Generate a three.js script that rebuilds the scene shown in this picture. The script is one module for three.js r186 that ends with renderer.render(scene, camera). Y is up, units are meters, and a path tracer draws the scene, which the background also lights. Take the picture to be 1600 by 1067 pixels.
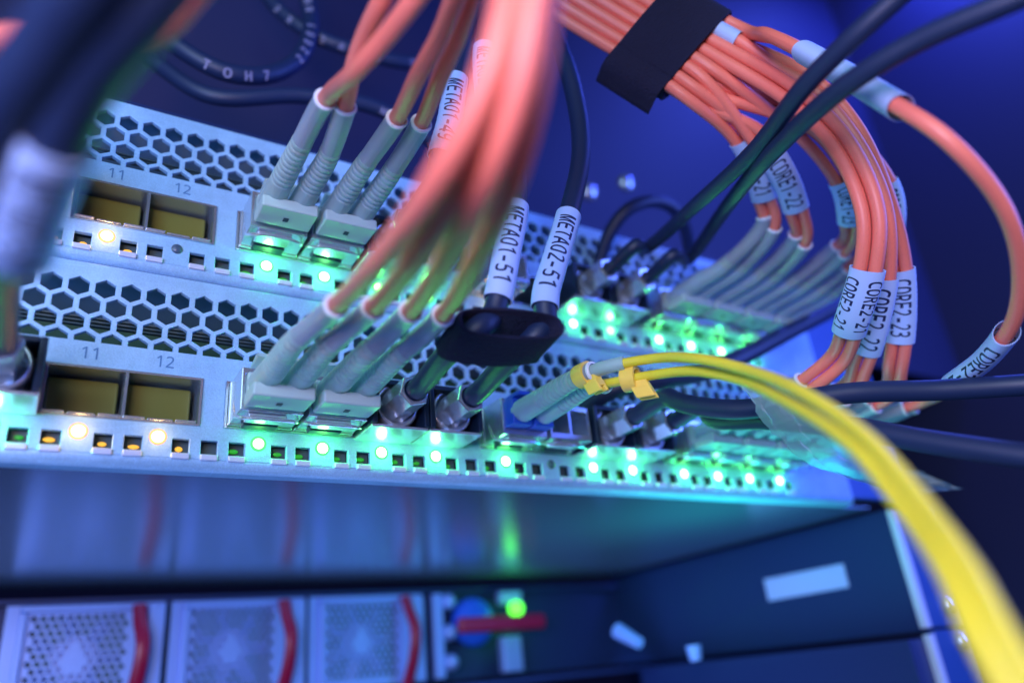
import * as THREE from 'three';
import { mergeGeometries } from 'three/addons/utils/BufferGeometryUtils.js';
import { RoundedBoxGeometry } from 'three/addons/geometries/RoundedBoxGeometry.js';
import { FontLoader } from 'three/addons/loaders/FontLoader.js';
import { TextGeometry } from 'three/addons/geometries/TextGeometry.js';
import { RectAreaLightUniformsLib } from 'three/addons/lights/RectAreaLightUniformsLib.js';

// ---------------------------------------------------------------- camera, light, exposure
// Every length below is in millimetres on the rack (x along the faceplates, y up, z out of the rack); meshes are scaled to metres when made.
const MM = 0.001;
const scene = new THREE.Scene();
scene.background = new THREE.Color().setRGB(0.0015, 0.002, 0.011);
const renderer = new THREE.WebGLRenderer({ antialias: true });
renderer.toneMapping = THREE.LinearToneMapping;
renderer.toneMappingExposure = 1.32;
renderer.shadowMap.enabled = true;
RectAreaLightUniformsLib.init();

const camera = new THREE.PerspectiveCamera(48.35, 1024 / 682, 0.004, 5);
camera.position.set(-5.509 * MM, -52.105 * MM, 162.842 * MM);
camera.quaternion.setFromRotationMatrix(new THREE.Matrix4().makeBasis(
  new THREE.Vector3(0.85076, -0.09226, 0.51739), new THREE.Vector3(-0.14041, 0.90878, 0.39294), new THREE.Vector3(-0.50644, -0.40695, 0.76020)));
camera.focus = 0.167;
camera.userData.fStop = 6.2;
camera.updateMatrixWorld(true);

function areaLamp(name, color, intensity, w, h, at, to) {
  const l = new THREE.RectAreaLight(new THREE.Color().setRGB(...color), intensity, w * MM, h * MM);
  l.name = name;
  l.position.set(at[0] * MM, at[1] * MM, at[2] * MM);
  l.lookAt(to[0] * MM, to[1] * MM, to[2] * MM);
  scene.add(l);
  return l;
}
areaLamp('aisle_lamp', [0.58, 0.84, 1.0], 4.4, 360, 320, [-290, 120, 520], [60, 40, 0]);
areaLamp('blue_lamp', [0.10, 0.18, 1.0], 10.0, 160, 300, [430, 130, 260], [180, 50, 60]);
areaLamp('violet_fill', [0.16, 0.34, 1.0], 12.0, 140, 160, [-190, -30, 250], [-5, 10, 100]);  // unseen blue fill, added to brighten the near black cables
areaLamp('rose_fill', [1.0, 0.62, 0.60], 26.0, 60, 60, [-70, -10, 225], [30, 0, 105]);  // added beside the camera to lift the orange cords, no real source
areaLamp('low_fill', [0.26, 0.44, 1.0], 5.5, 260, 80, [80, -150, -95], [90, -28, -157]);  // fill added from below to brighten the power supplies
areaLamp('wall_glow_fill', [0.06, 0.10, 1.0], 34.0, 60, 120, [420, 390, 60], [470, 210, 15]);  // unseen light, put in for a blue glow on the side wall
areaLamp('teal_glow_fill', [0.02, 0.80, 0.68], 9.0, 40, 40, [185, -48, -15], [185, 0, -25]);  // added under the switch to imitate a teal glow, no such source there

// ---------------------------------------------------------------- helpers
let seed = 20240611;
const rnd = () => { seed = (seed * 1664525 + 1013904223) >>> 0; return seed / 4294967296; };
const V = (p) => (p.isVector3 ? p.clone() : new THREE.Vector3(p[0], p[1], p[2]));
const portX = (k) => (k - 11) * 14.25 + Math.floor((k - 9) / 4) * 5.84;
const used = {};
const numbered = (n) => { used[n] = (used[n] ?? -1) + 1; return used[n] ? n + '_' + String(used[n]).padStart(3, '0') : n; };
const bases = new Map();
function thing(name, label, category, base = [0, 0, 0], group) {
  const g = new THREE.Group();
  g.name = numbered(name);
  g.position.set(base[0] * MM, base[1] * MM, base[2] * MM);
  g.userData = { label, category };
  if (group) g.userData.group = group;
  bases.set(g, base);
  scene.add(g);
  return g;
}
function part(parent, name, geo, mat, label) {
  const b = bases.get(parent);
  const g = geo;
  g.translate(-b[0], -b[1], -b[2]);
  g.scale(MM, MM, MM);
  const m = new THREE.Mesh(g, mat);
  m.name = name;
  if (label) m.userData.label = label;
  m.castShadow = m.receiveShadow = true;
  bases.set(m, b);
  parent.add(m);
  return m;
}
function struct(name, geo, mat) {
  geo.scale(MM, MM, MM);
  const m = new THREE.Mesh(geo, mat);
  m.name = name;
  m.userData = { kind: 'structure' };
  m.castShadow = m.receiveShadow = true;
  scene.add(m);
  return m;
}
const merge = (list) => mergeGeometries(list.map((g) => { const n = g.index ? g.toNonIndexed() : g; return n; }));
function box(x0, x1, y0, y1, z0, z1, r = 0) {
  const g = r > 0 ? new RoundedBoxGeometry(x1 - x0, y1 - y0, z1 - z0, 2, r) : new THREE.BoxGeometry(x1 - x0, y1 - y0, z1 - z0);
  g.translate((x0 + x1) / 2, (y0 + y1) / 2, (z0 + z1) / 2);
  return g;
}
// cables run on past the part that is looked at
function runOn(pts) {
  const n = pts.length, a = V(pts[n - 2]), b = V(pts[n - 1]), d = b.clone().sub(a).normalize(), up = new THREE.Vector3(0, d.y > 0.1 ? 1 : d.y < -0.3 ? -0.6 : 0, 0);
  return [...pts, b.clone().addScaledVector(d, 22).addScaledVector(up, 8), b.clone().addScaledVector(d, 46).addScaledVector(up, 40), b.clone().addScaledVector(d, 62).addScaledVector(up, 110)];
}
const curveOf = (pts) => new THREE.CatmullRomCurve3(pts.map(V), false, 'centripetal');
// sweep an ellipse (half axes a along the front direction, b across) along points; uv: u along, v round with 0.5 at the front
function sweep(pts, radius, { front = null, round = 18, caps = true, inner = null } = {}) {
  const n = pts.length, T = [], N = [], B = [], S = [0];
  for (let i = 0; i < n; i++) T.push(pts[Math.min(n - 1, i + 1)].clone().sub(pts[Math.max(0, i - 1)]).normalize());
  for (let i = 1; i < n; i++) S.push(S[i - 1] + pts[i].distanceTo(pts[i - 1]));
  let ref = front ? V(front) : (Math.abs(T[0].y) < 0.9 ? new THREE.Vector3(0, 1, 0) : new THREE.Vector3(1, 0, 0));
  for (let i = 0; i < n; i++) {
    const nn = ref.clone().addScaledVector(T[i], -ref.dot(T[i])).normalize();
    N.push(nn); B.push(new THREE.Vector3().crossVectors(nn, T[i]));
    if (!front) ref = nn;
  }
  const pos = [], uv = [], idx = [];
  const ring = (i, k) => {
    const s = S[i] / S[n - 1];
    let [a, b] = typeof radius === 'function' ? radius(s) : radius;
    a *= k; b *= k;
    for (let j = 0; j <= round; j++) {
      const th = (j / round - 0.5) * 2 * Math.PI;
      const p = pts[i].clone().addScaledVector(N[i], a * Math.cos(th)).addScaledVector(B[i], b * Math.sin(th));
      pos.push(p.x, p.y, p.z); uv.push(s, j / round);
    }
  };
  const w = round + 1;
  const strip = (o0, o1) => { for (let j = 0; j < round; j++) idx.push(o0 + j, o0 + j + 1, o1 + j, o1 + j, o0 + j + 1, o1 + j + 1); };
  const add = (i, k) => { const o = pos.length / 3; ring(i, k); return o; };
  let last = null;
  for (let i = 0; i < n; i++) { const o = add(i, 1); if (last !== null) strip(last, o); last = o; }
  if (inner) {
    strip(add(n - 1, 1), add(n - 1, inner));
    last = null;
    for (let i = n - 1; i >= 0; i--) { const o = add(i, inner); if (last !== null) strip(last, o); last = o; }
    strip(add(0, inner), add(0, 1));
  } else if (caps) {
    for (const i of [0, n - 1]) {
      const o = add(i, 1), c = pos.length / 3;
      pos.push(pts[i].x, pts[i].y, pts[i].z); uv.push(i ? 1 : 0, 0.5);
      for (let j = 0; j < round; j++) if (i) idx.push(c, o + j + 1, o + j); else idx.push(c, o + j, o + j + 1);
    }
  }
  const g = new THREE.BufferGeometry();
  g.setAttribute('position', new THREE.Float32BufferAttribute(pos, 3));
  g.setAttribute('uv', new THREE.Float32BufferAttribute(uv, 2));
  g.setIndex(idx);
  g.computeVertexNormals();
  return g;
}
const along = (curve, t0, t1, n) => Array.from({ length: n + 1 }, (_, i) => curve.getPointAt(Math.min(1, Math.max(0, t0 + (t1 - t0) * i / n))));

// ---------------------------------------------------------------- materials
function noiseTexture(size, fn, repeat) {
  const d = new Uint8Array(size * size * 4);
  for (let i = 0; i < size * size; i++) { const v = fn(i % size, Math.floor(i / size)); d[4 * i] = d[4 * i + 1] = d[4 * i + 2] = Math.max(0, Math.min(255, v)); d[4 * i + 3] = 255; }
  const t = new THREE.DataTexture(d, size, size);
  t.wrapS = t.wrapT = THREE.RepeatWrapping; t.magFilter = THREE.LinearFilter; t.minFilter = THREE.LinearMipmapLinearFilter; t.generateMipmaps = true;
  t.repeat.set(repeat, repeat); t.needsUpdate = true;
  return t;
}
const lattice = Array.from({ length: 64 * 64 }, () => rnd());
const smooth = (x, y, n) => { const xi = Math.floor(x), yi = Math.floor(y), fx = x - xi, fy = y - yi, u = fx * fx * (3 - 2 * fx), v = fy * fy * (3 - 2 * fy), l = (a, b) => lattice[((b % n + n) % n) * 64 + ((a % n + n) % n)]; return (l(xi, yi) * (1 - u) + l(xi + 1, yi) * u) * (1 - v) + (l(xi, yi + 1) * (1 - u) + l(xi + 1, yi + 1) * u) * v; };
const grain = noiseTexture(256, (x, y) => 128 + (rnd() - 0.5) * 130 + (smooth(x / 8, y / 8, 32) - 0.5) * 60, 1 / 46);
const scratchRow = Array.from({ length: 70 }, () => [rnd() * 512, rnd() * 512, 20 + rnd() * 120, (rnd() - 0.5) * 0.5, rnd()]);
const worn = new Float32Array(512 * 512).fill(0);
for (const [sx, sy, len, sl, w] of scratchRow) for (let i = 0; i < len; i++) { const px = (Math.floor(sx + i) % 512 + 512) % 512, py = (Math.floor(sy + i * sl) % 512 + 512) % 512; worn[py * 512 + px] = w * 14; }
const wear = noiseTexture(512, (x, y) => 228 + (smooth(x / 32, y / 32, 16) - 0.5) * 16 + (smooth(x / 11 + 7, y / 9, 32) - 0.5) * 10 + (rnd() - 0.5) * 20 + worn[y * 512 + x], 1 / 92);
wear.colorSpace = THREE.SRGBColorSpace;
const smudge = noiseTexture(256, (x, y) => 140 + (smooth(x / 16, y / 16, 16) - 0.5) * 60 + (smooth(x / 5, y / 5, 32) - 0.5) * 50, 1 / 60);
const jacket = noiseTexture(256, (x, y) => 240 + (smooth(x / 32, y / 32, 8) - 0.5) * 16 + (rnd() - 0.5) * 10 + (rnd() > 0.996 ? -60 : 0), 1);
jacket.repeat.set(6, 1); jacket.colorSpace = THREE.SRGBColorSpace;
const jacketBump = noiseTexture(256, (x, y) => 128 + (smooth(x / 32, y / 32, 8) - 0.5) * 120 + (rnd() - 0.5) * 20, 1);
jacketBump.repeat.set(6, 1);
const M = {};
const std = (o) => new THREE.MeshStandardMaterial(o);
const phy = (o) => new THREE.MeshPhysicalMaterial(o);
const rgb = (r, g, b) => new THREE.Color().setRGB(r, g, b);
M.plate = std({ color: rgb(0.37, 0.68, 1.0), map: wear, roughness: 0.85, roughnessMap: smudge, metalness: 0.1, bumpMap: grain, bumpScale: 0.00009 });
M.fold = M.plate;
M.under = std({ color: rgb(0.40, 0.54, 0.66), roughness: 0.22, metalness: 0.85 });
M.inside = std({ color: rgb(0.05, 0.17, 0.10), roughness: 0.45 });  // shade of the case interior is put into this dark green
M.cage = std({ color: rgb(0.56, 0.66, 0.74), roughness: 0.25, metalness: 0.8 });
M.steel = std({ color: rgb(0.70, 0.79, 0.88), roughness: 0.24, metalness: 0.75 });
M.ink = std({ color: rgb(0.07, 0.20, 0.42), roughness: 0.7 });
M.lip = std({ color: rgb(0.62, 0.70, 0.86), roughness: 0.35, metalness: 0.2 });
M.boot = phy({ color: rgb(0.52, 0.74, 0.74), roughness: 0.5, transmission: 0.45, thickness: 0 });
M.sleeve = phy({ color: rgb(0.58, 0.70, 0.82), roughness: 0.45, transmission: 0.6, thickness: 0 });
M.rim = std({ color: rgb(0.74, 0.80, 0.90), roughness: 0.4 });
M.clip = std({ color: rgb(0.40, 0.58, 0.58), roughness: 0.5 });
M.blueClip = std({ color: rgb(0.02, 0.10, 0.62), roughness: 0.4 });
M.orange = std({ color: rgb(1.0, 0.25, 0.18), map: jacket, roughness: 0.44, bumpMap: jacketBump, bumpScale: 0.00003 });
M.yellow = std({ color: rgb(0.84, 0.76, 0.05), map: jacket, roughness: 0.44, bumpMap: jacketBump, bumpScale: 0.00003 });
M.yellowClip = std({ color: rgb(0.88, 0.62, 0.10), roughness: 0.45 });
M.black = std({ color: rgb(0.010, 0.023, 0.075), roughness: 0.5, bumpMap: jacketBump, bumpScale: 0.00005 });
M.strap = std({ color: rgb(0.005, 0.007, 0.035), roughness: 0.95, bumpMap: grain, bumpScale: 0.0006 });
M.plug = std({ color: rgb(0.012, 0.03, 0.06), roughness: 0.35, metalness: 0.3 });
M.off = std({ color: rgb(0.06, 0.10, 0.16), roughness: 0.3 });
M.greenLed = std({ color: rgb(0.1, 0.6, 0.2), emissive: rgb(0.42, 1.0, 0.40), emissiveIntensity: 7, roughness: 0.4 });
M.greenLedDim = std({ color: rgb(0.1, 0.6, 0.2), emissive: rgb(0.36, 1.0, 0.32), emissiveIntensity: 3.6, roughness: 0.4 });
M.amberLed = std({ color: rgb(0.7, 0.3, 0.05), emissive: rgb(1.0, 0.56, 0.28), emissiveIntensity: 7, roughness: 0.4 });
M.greenHalo = std({ color: rgb(0.08, 0.5, 0.12), emissive: rgb(0.05, 1.0, 0.10), emissiveIntensity: 0.9, roughness: 0.4 });  // emissive colour imitates the halo around a lit green indicator
M.amberHalo = std({ color: rgb(0.6, 0.3, 0.1), emissive: rgb(1.0, 0.36, 0.12), emissiveIntensity: 0.9, roughness: 0.4 });  // same painted halo for the amber indicators
M.oliveInsert = std({ color: rgb(0.16, 0.155, 0.03), roughness: 0.35, bumpMap: grain, bumpScale: 0.0001 });  // olive block that fills the front of an empty port
M.greenPipe = std({ color: rgb(0.02, 0.12, 0.03), emissive: rgb(0.03, 0.5, 0.03), emissiveIntensity: 0.5, roughness: 0.3 });
M.amberPipe = std({ color: rgb(0.2, 0.12, 0.02), emissive: rgb(1.0, 0.50, 0.05), emissiveIntensity: 0.9, roughness: 0.3 });
M.smoke = std({ color: rgb(0.07, 0.12, 0.14), roughness: 0.35 });
M.panel = std({ color: rgb(0.018, 0.021, 0.072), roughness: 0.6 });
M.ear = std({ color: rgb(0.03, 0.10, 0.34), roughness: 0.4, metalness: 0.2 });
M.rack = std({ color: rgb(0.012, 0.03, 0.12), roughness: 0.5, metalness: 0.2 });
M.print = std({ color: rgb(0.24, 0.24, 0.40), roughness: 0.8 });
M.bag = phy({ color: rgb(0.70, 0.95, 0.92), roughness: 0.22, transmission: 0.62, thickness: 0, side: THREE.DoubleSide });

function labelMaterial(text, lines = 3, size = 0.86) {
  const c = document.createElement('canvas');
  c.width = 640; c.height = 384;
  const x = c.getContext('2d');
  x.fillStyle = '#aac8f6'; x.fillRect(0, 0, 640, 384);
  x.fillStyle = '#101a48';
  const h = 384 / lines;
  x.font = 'bold ' + Math.round(h * size) + 'px monospace';
  x.textAlign = 'center'; x.textBaseline = 'middle';
  const wide = x.measureText(text).width;
  for (let i = 0; i < lines; i++) { x.save(); x.translate(320, h * (i + 0.5)); x.scale(Math.min(1.25, 520 / wide), 1); x.fillText(text, 0, 0); x.restore(); }
  const t = new THREE.CanvasTexture(c);
  t.colorSpace = THREE.SRGBColorSpace;
  return std({ map: t, roughness: 0.6 });
}

// ---------------------------------------------------------------- setting
struct('rack_back_panel', box(-260, 600, 88, 420, -62, -58), M.panel);
struct('rack_side_wall', box(470, 476, -420, 420, -420, 60), M.panel);

// ---------------------------------------------------------------- network switches
const font = await new FontLoader().loadAsync('fonts/droid/droid_sans_regular.typeface.json');
const fontBold = await new FontLoader().loadAsync('fonts/droid/droid_sans_bold.typeface.json');
function textGeo(s, size, depth, f = font) {
  const g = new TextGeometry(s, { font: f, size, depth, curveSegments: 3 });
  g.computeBoundingBox();
  g.translate(-(g.boundingBox.min.x + g.boundingBox.max.x) / 2, -(g.boundingBox.min.y + g.boundingBox.max.y) / 2, 0);
  return g;
}
const LEFT = -62, RIGHT = 240;
function rectHole(x0, x1, y0, y1) { const p = new THREE.Path(); p.moveTo(x0, y0); p.lineTo(x0, y1); p.lineTo(x1, y1); p.lineTo(x1, y0); p.closePath(); return p; }
function networkSwitch(y, leds, label) {
  const t = thing('network_switch', label, 'network switch', [90, y, 0], 'network switches in the rack');
  const s = new THREE.Shape();
  s.moveTo(LEFT, -4.2); s.lineTo(RIGHT, -4.2); s.lineTo(RIGHT, 37.2); s.lineTo(LEFT, 37.2); s.closePath();
  const R = 2.2, rows = [[31.55, 0], [27.42, 1], [23.3, 0], [19.2, 1]];
  for (const [ry, odd] of rows)
    for (let n = -12; n < 50; n++) {
      const cx = -3.72 + n * 4.95 + odd * 2.47;
      if (cx < LEFT + 4 || cx > RIGHT - 8) continue;
      const p = new THREE.Path();
      const a = ry > 20 ? [90, 30, -30, -90, -150, 150] : [90, 30, 0, 180, 150];
      a.forEach((d, i) => { const q = d * Math.PI / 180, px = cx + (d === 0 ? 1.9 : d === 180 ? -1.9 : R * Math.cos(q)), py = ry + (d === 0 || d === 180 ? -0.05 : R * Math.sin(q)); if (i) p.lineTo(px, py); else p.moveTo(px, py); });
      p.closePath(); s.holes.push(p);
    }
  for (const g of [9, 13, 17, 21]) s.holes.push(rectHole(portX(g) - 7.5, portX(g + 3) + 7.8, 2.9, 13.6));
  const wins = [];
  for (let k = 9; k <= 24; k++) { wins.push([portX(k) - 4.45, k], [portX(k) + 4.45, k]); if (k % 4 === 0 && k < 24) wins.push([(portX(k) + portX(k + 1)) / 2, 0]); }
  for (const [wx] of wins) s.holes.push(rectHole(wx - 1.65, wx + 1.65, -3.0, -0.1));
  const pg = new THREE.ExtrudeGeometry(s, { depth: 1.0, bevelEnabled: true, bevelThickness: 0.12, bevelSize: 0.12, bevelOffset: -0.12, bevelSegments: 1 });
  pg.translate(0, y, -1.12);
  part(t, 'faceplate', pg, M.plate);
  // rolled lower edge and the underside
  const prof = [];
  for (let i = 0; i <= 8; i++) { const a = i / 8 * Math.PI / 2; prof.push([-4.25 - 2.25 * Math.sin(a), -2.25 + 2.25 * Math.cos(a)]); }
  prof.push([-6.5, -5]);
  const fs = new THREE.Shape();
  prof.forEach(([py, pz], i) => (i ? fs.lineTo(-pz, py) : fs.moveTo(-pz, py)));
  fs.lineTo(5, -5.7); fs.lineTo(2.2, -5.6); fs.lineTo(1.1, -4.9); fs.lineTo(0.9, -4.25); fs.closePath();
  const fg = new THREE.ExtrudeGeometry(fs, { depth: RIGHT - LEFT, bevelEnabled: false });
  fg.rotateY(Math.PI / 2); fg.translate(LEFT, y, 0);
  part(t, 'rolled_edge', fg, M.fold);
  part(t, 'bottom_panel', box(LEFT, RIGHT + 16, y - 6.5, y - 5.7, -172, -5.02), M.under);
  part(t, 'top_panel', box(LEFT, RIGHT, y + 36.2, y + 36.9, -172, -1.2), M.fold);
  part(t, 'inner_backing', box(LEFT, RIGHT, y - 5.6, y + 36.1, -30, -28.5), M.inside);  // plain backing sheet, its dark green stands in for the shaded interior
  for (let i = 0; i < 3; i++) part(t, 'inner_rail', box(LEFT, RIGHT, y + 26.3 + i * 0.9, y + 26.7 + i * 0.9, -9, -8), M.smoke);
  part(t, 'mounting_ear', merge([box(RIGHT + 0.3, RIGHT + 34, y - 4.2, y + 37.2, -2.4, -0.4, 0.3)]), M.ear);
  for (const sy of [3, 30]) {
    const c = new THREE.SphereGeometry(3.1, 16, 8, 0, Math.PI * 2, 0, Math.PI / 2); c.rotateX(Math.PI / 2); c.scale(1, 1, 0.6); c.translate(RIGHT + 22, y + sy, -0.4);
    part(t, 'screw', c, M.steel);
  }
  // port cages
  for (const g of [9, 13, 17, 21]) {
    const x0 = portX(g) - 7.5, x1 = portX(g + 3) + 7.8, sh = [];
    sh.push(box(x0, x1, y + 13.1, y + 13.6, -26, 0.5), box(x0, x1, y + 2.9, y + 3.3, -26, 0.4));
    sh.push(box(x0, x0 + 0.5, y + 3.31, y + 13.09, -26, 0.5), box(x1 - 0.5, x1, y + 3.31, y + 13.09, -26, 0.5));
    for (let k = 0; k < 3; k++) { const dx = (portX(g + k) + portX(g + k + 1)) / 2 + 0.2; sh.push(box(dx - 0.3, dx + 0.3, y + 3.31, y + 13.09, -26, 0.3)); }
    part(t, 'port_cage', merge(sh), M.cage);
    part(t, 'cage_lining', box(x0 + 0.6, x1 - 0.6, y + 3.4, y + 13.0, -25.9, -24.9), M.cage);
  }
  for (let k = 11; k <= 12; k++) {
    for (const [a, b, dz] of [[-6.9, -2.9, 0.9], [-2.4, 2.4, 0.5], [2.9, 6.9, 0.9]]) part(t, 'spring_finger', box(portX(k) + a, portX(k) + b, y + 3.32, y + 3.75, -0.4, dz, 0.15), M.steel);
    part(t, 'port_insert', box(portX(k) - 6.6, portX(k) + 6.4, y + 3.8, y + 12.6, -7, -4.6, 0.6), M.oliveInsert, 'olive block set inside the empty port');
    const n = textGeo(String(k), 2.6, 0.06); n.translate(portX(k), y + 16.6, 0.02);
    part(t, 'port_number', n, M.ink);
  }
  for (const [wx, k] of wins) {
    part(t, 'window_lip', box(wx - 1.75, wx + 1.75, y - 4.5, y - 3.25, -0.2, 0.75, 0.25), M.lip);
    part(t, 'window_backing', box(wx - 2.1, wx + 2.1, y - 3.4, y + 0.4, -3.6, -3.0), M.smoke);
    if (k && leds[k]) {
      const lp = new THREE.SphereGeometry(1, 14, 10); lp.scale(0.75 + rnd() * 0.35, 0.42 + rnd() * 0.15, 0.4); lp.translate(wx + (rnd() - 0.5) * 0.9, y - 1.5 + (rnd() - 0.5) * 0.5, -2.5);
      part(t, 'light_pipe', lp, leds[k] === 'amber' ? M.amberPipe : M.greenPipe);
    }
  }
  for (let k = 9; k <= 24; k++) {
    const d = new THREE.SphereGeometry(1.22, 18, 9, 0, Math.PI * 2, 0, Math.PI / 2); d.rotateX(Math.PI / 2); d.scale(1, 1, 0.55); d.translate(portX(k), y, 0.13);
    const c = leds[k];
    if (c) { const f = new THREE.CylinderGeometry(1.62, 1.7, 0.12, 24); f.rotateX(Math.PI / 2); f.translate(portX(k), y, 0.06); part(t, 'led_halo', f, c === 'amber' ? M.amberHalo : M.greenHalo); }  // glowing ring added as the halo of the indicator
    const gain = [0.7, 1, 1.35][Math.floor(rnd() * 3)];
    const led = part(t, 'status_led', d, c === 'amber' ? M.amberLed : c === 'green' ? (gain < 1 ? M.greenLedDim : M.greenLed) : M.off, c ? (c === 'amber' ? 'lit amber indicator' : 'lit green indicator') : 'unlit indicator');
    if (c) {
      const l = new THREE.PointLight(c === 'amber' ? rgb(1, 0.5, 0.12) : rgb(0.08, 1, 0.16), gain * (c === 'amber' ? 1.8e-4 : 3.6e-4), 0, 2);
      l.position.set((portX(k) - 90) * MM, 0, 0.45 * MM); l.castShadow = true; l.shadow.radius = 0.05; l.name = 'indicator_glow';
      led.add(l);
    }
  }
  return t;
}
const lowLeds = {}, upLeds = {};
for (let k = 9; k <= 24; k++) { lowLeds[k] = 'green'; upLeds[k] = 'green'; }
lowLeds[11] = lowLeds[12] = upLeds[11] = upLeds[17] = upLeds[10] = 'amber'; lowLeds[18] = null; upLeds[12] = upLeds[18] = null;
networkSwitch(0, lowLeds, 'pale metal network switch whose unlit port has a yellow fibre cable beside it');
networkSwitch(44.45, upLeds, 'pale metal network switch stacked directly above the one with yellow cable');

// ---------------------------------------------------------------- transceivers
function transceiver(k, y, label, front = 11) {
  const x = portX(k), t = thing('transceiver_module', label, 'transceiver', [x, y + 3.4, 0], 'transceiver modules in the switch ports');
  const s = new THREE.Shape();
  s.moveTo(x - 6.6, y + 3.6); s.lineTo(x + 6.6, y + 3.6); s.lineTo(x + 6.6, y + 13); s.lineTo(x - 6.6, y + 13); s.closePath();
  s.holes.push(rectHole(x - 5.7, x - 0.5, y + 5.3, y + 11.6), rectHole(x + 0.5, x + 5.7, y + 5.3, y + 11.6));
  const g = new THREE.ExtrudeGeometry(s, { depth: front + 3.6, bevelEnabled: true, bevelThickness: 0.2, bevelSize: 0.2, bevelOffset: -0.2, bevelSegments: 2 });
  g.translate(0, 0, -4);
  part(t, 'housing', g, M.cage);
  part(t, 'receptacle', box(x - 6.2, x + 6.2, y + 4.2, y + 12.6, -8, -3.9), M.clip);
  part(t, 'spring_collar', merge([box(x - 6.9, x + 6.9, y + 3.3, y + 13.3, 0.6, 1.6, 0.3)]), M.steel);
  part(t, 'latch_recess_shade', box(x - 4.4, x + 3.0, y + 2.5, y + 3.55, 1.9, 4.6, 0.3), M.plug);  // solid dark block painted in for the shade of a latch recess
  part(t, 'latch_plate', box(x - 4.6, x + 3.4, y + 2.7, y + 3.55, 5.2, 9.6, 0.3), M.steel);
  const bail = along(curveOf([[x - 6.3, y + 8, 4], [x - 6.4, y + 4, 6], [x - 5.6, y + 2.6, 8.6], [x - 3, y + 2.3, 9.9], [x + 3, y + 2.3, 9.9], [x + 5.6, y + 2.6, 8.6], [x + 6.4, y + 4, 6], [x + 6.3, y + 8, 4]]), 0, 1, 40);
  part(t, 'bail_wire', sweep(bail, [0.42, 0.42], { round: 8 }), M.steel);
  return t;
}

// ---------------------------------------------------------------- fibre patch cables
function fibreEnd(t, k, y, cords, { cordMat = M.orange, r = 1.62, blue = false, tube = 15, tubeMat = M.sleeve, bootEnd = 38 } = {}) {
  const x = portX(k), yc = y + 8.4;
  if (blue) {
    part(t, 'connector', merge([box(x - 6.0, x - 0.3, yc - 3.4, yc + 3.4, 4, 15, 0.4), box(x + 0.3, x + 6.0, yc - 3.4, yc + 3.4, 4, 15, 0.4), box(x - 5.4, x + 5.4, yc + 3.4, yc + 4.6, 6, 17, 0.4)]), M.blueClip);
  } else {
    part(t, 'connector', merge([box(x - 5.6, x - 0.6, yc - 3.0, yc + 3.1, 4, 12.2, 0.3), box(x + 0.6, x + 5.6, yc - 3.0, yc + 3.1, 4, 12.2, 0.3)]), M.clip);
    const c = part(t, 'connector_clip', box(x - 6.3, x + 6.3, yc - 4.8, yc - 1.9, 12.3, 19.8, 0.5), M.clip);
    part(c, 'catch', box(x - 0.6, x + 0.6, yc - 4.95, yc - 4.6, 15, 16.4, 0.1), M.plug);
    for (const sx of [-3.1, 3.1]) part(t, 'latch_lever', sweep(along(curveOf([[x + sx, yc + 3.2, 5], [x + sx, yc + 5, 9], [x + sx, yc + 6.4, 14]]), 0, 1, 8), [0.5, 1.6], { front: [0, 1, 0], round: 8 }), M.boot);
  }
  cords.forEach((pts, i) => {
    const bx = x + (i ? 3.15 : -3.15);
    const cv = curveOf(runOn([[bx, yc, 13], [bx, yc, 26], [bx, yc, bootEnd - 3], ...pts]));
    const L = cv.getLength();
    const b0 = 13.4, bl = along(cv, (b0 - 13) / L, (bootEnd - 13) / L, 130);
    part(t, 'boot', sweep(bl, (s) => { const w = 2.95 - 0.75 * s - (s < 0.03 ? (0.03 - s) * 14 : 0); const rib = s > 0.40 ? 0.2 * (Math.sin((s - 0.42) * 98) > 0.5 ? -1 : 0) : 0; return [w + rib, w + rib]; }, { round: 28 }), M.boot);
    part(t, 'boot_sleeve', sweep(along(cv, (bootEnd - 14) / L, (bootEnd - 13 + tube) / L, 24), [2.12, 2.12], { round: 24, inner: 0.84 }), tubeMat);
    part(t, 'sleeve_rim', sweep(along(cv, (bootEnd - 13.4 + tube) / L, (bootEnd - 12.6 + tube) / L, 6), (q) => { const w = 2.02 + 0.26 * Math.sin(Math.PI * (0.08 + 0.84 * q)); return [w, w]; }, { round: 24, inner: 0.8 }), M.rim);
    part(t, 'cord', sweep(along(cv, (bootEnd - 16) / L, 1, Math.max(60, Math.round(L / 1.6))), [r, r], { round: 20, caps: true }), cordMat);
  });
}
function nearestT(curve, p) {
  let best = 0, bd = 1e9; const q = V(p);
  for (let i = 0; i <= 600; i++) { const d = curve.getPointAt(i / 600).distanceTo(q); if (d < bd) { bd = d; best = i / 600; } }
  return best;
}
function labelSleeve(t, ends, a, b, text, lines = 3, label, onto) {
  if (onto) { const t0 = nearestT(onto, ends[0]), t1 = nearestT(onto, ends[ends.length - 1]); ends = along(onto, t0, t1, 8); }
  const pts = ends;
  const m = V(pts[Math.floor(pts.length / 2)]), front = new THREE.Vector3(-5.5, -52.1, 162.8).sub(m).normalize();
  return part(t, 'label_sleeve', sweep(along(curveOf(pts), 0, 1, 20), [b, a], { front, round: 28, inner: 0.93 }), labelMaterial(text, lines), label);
}
const lift = (p, dx, dy = 0, dz = 0) => [p[0] + dx, p[1] + dy, p[2] + dz];

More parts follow.
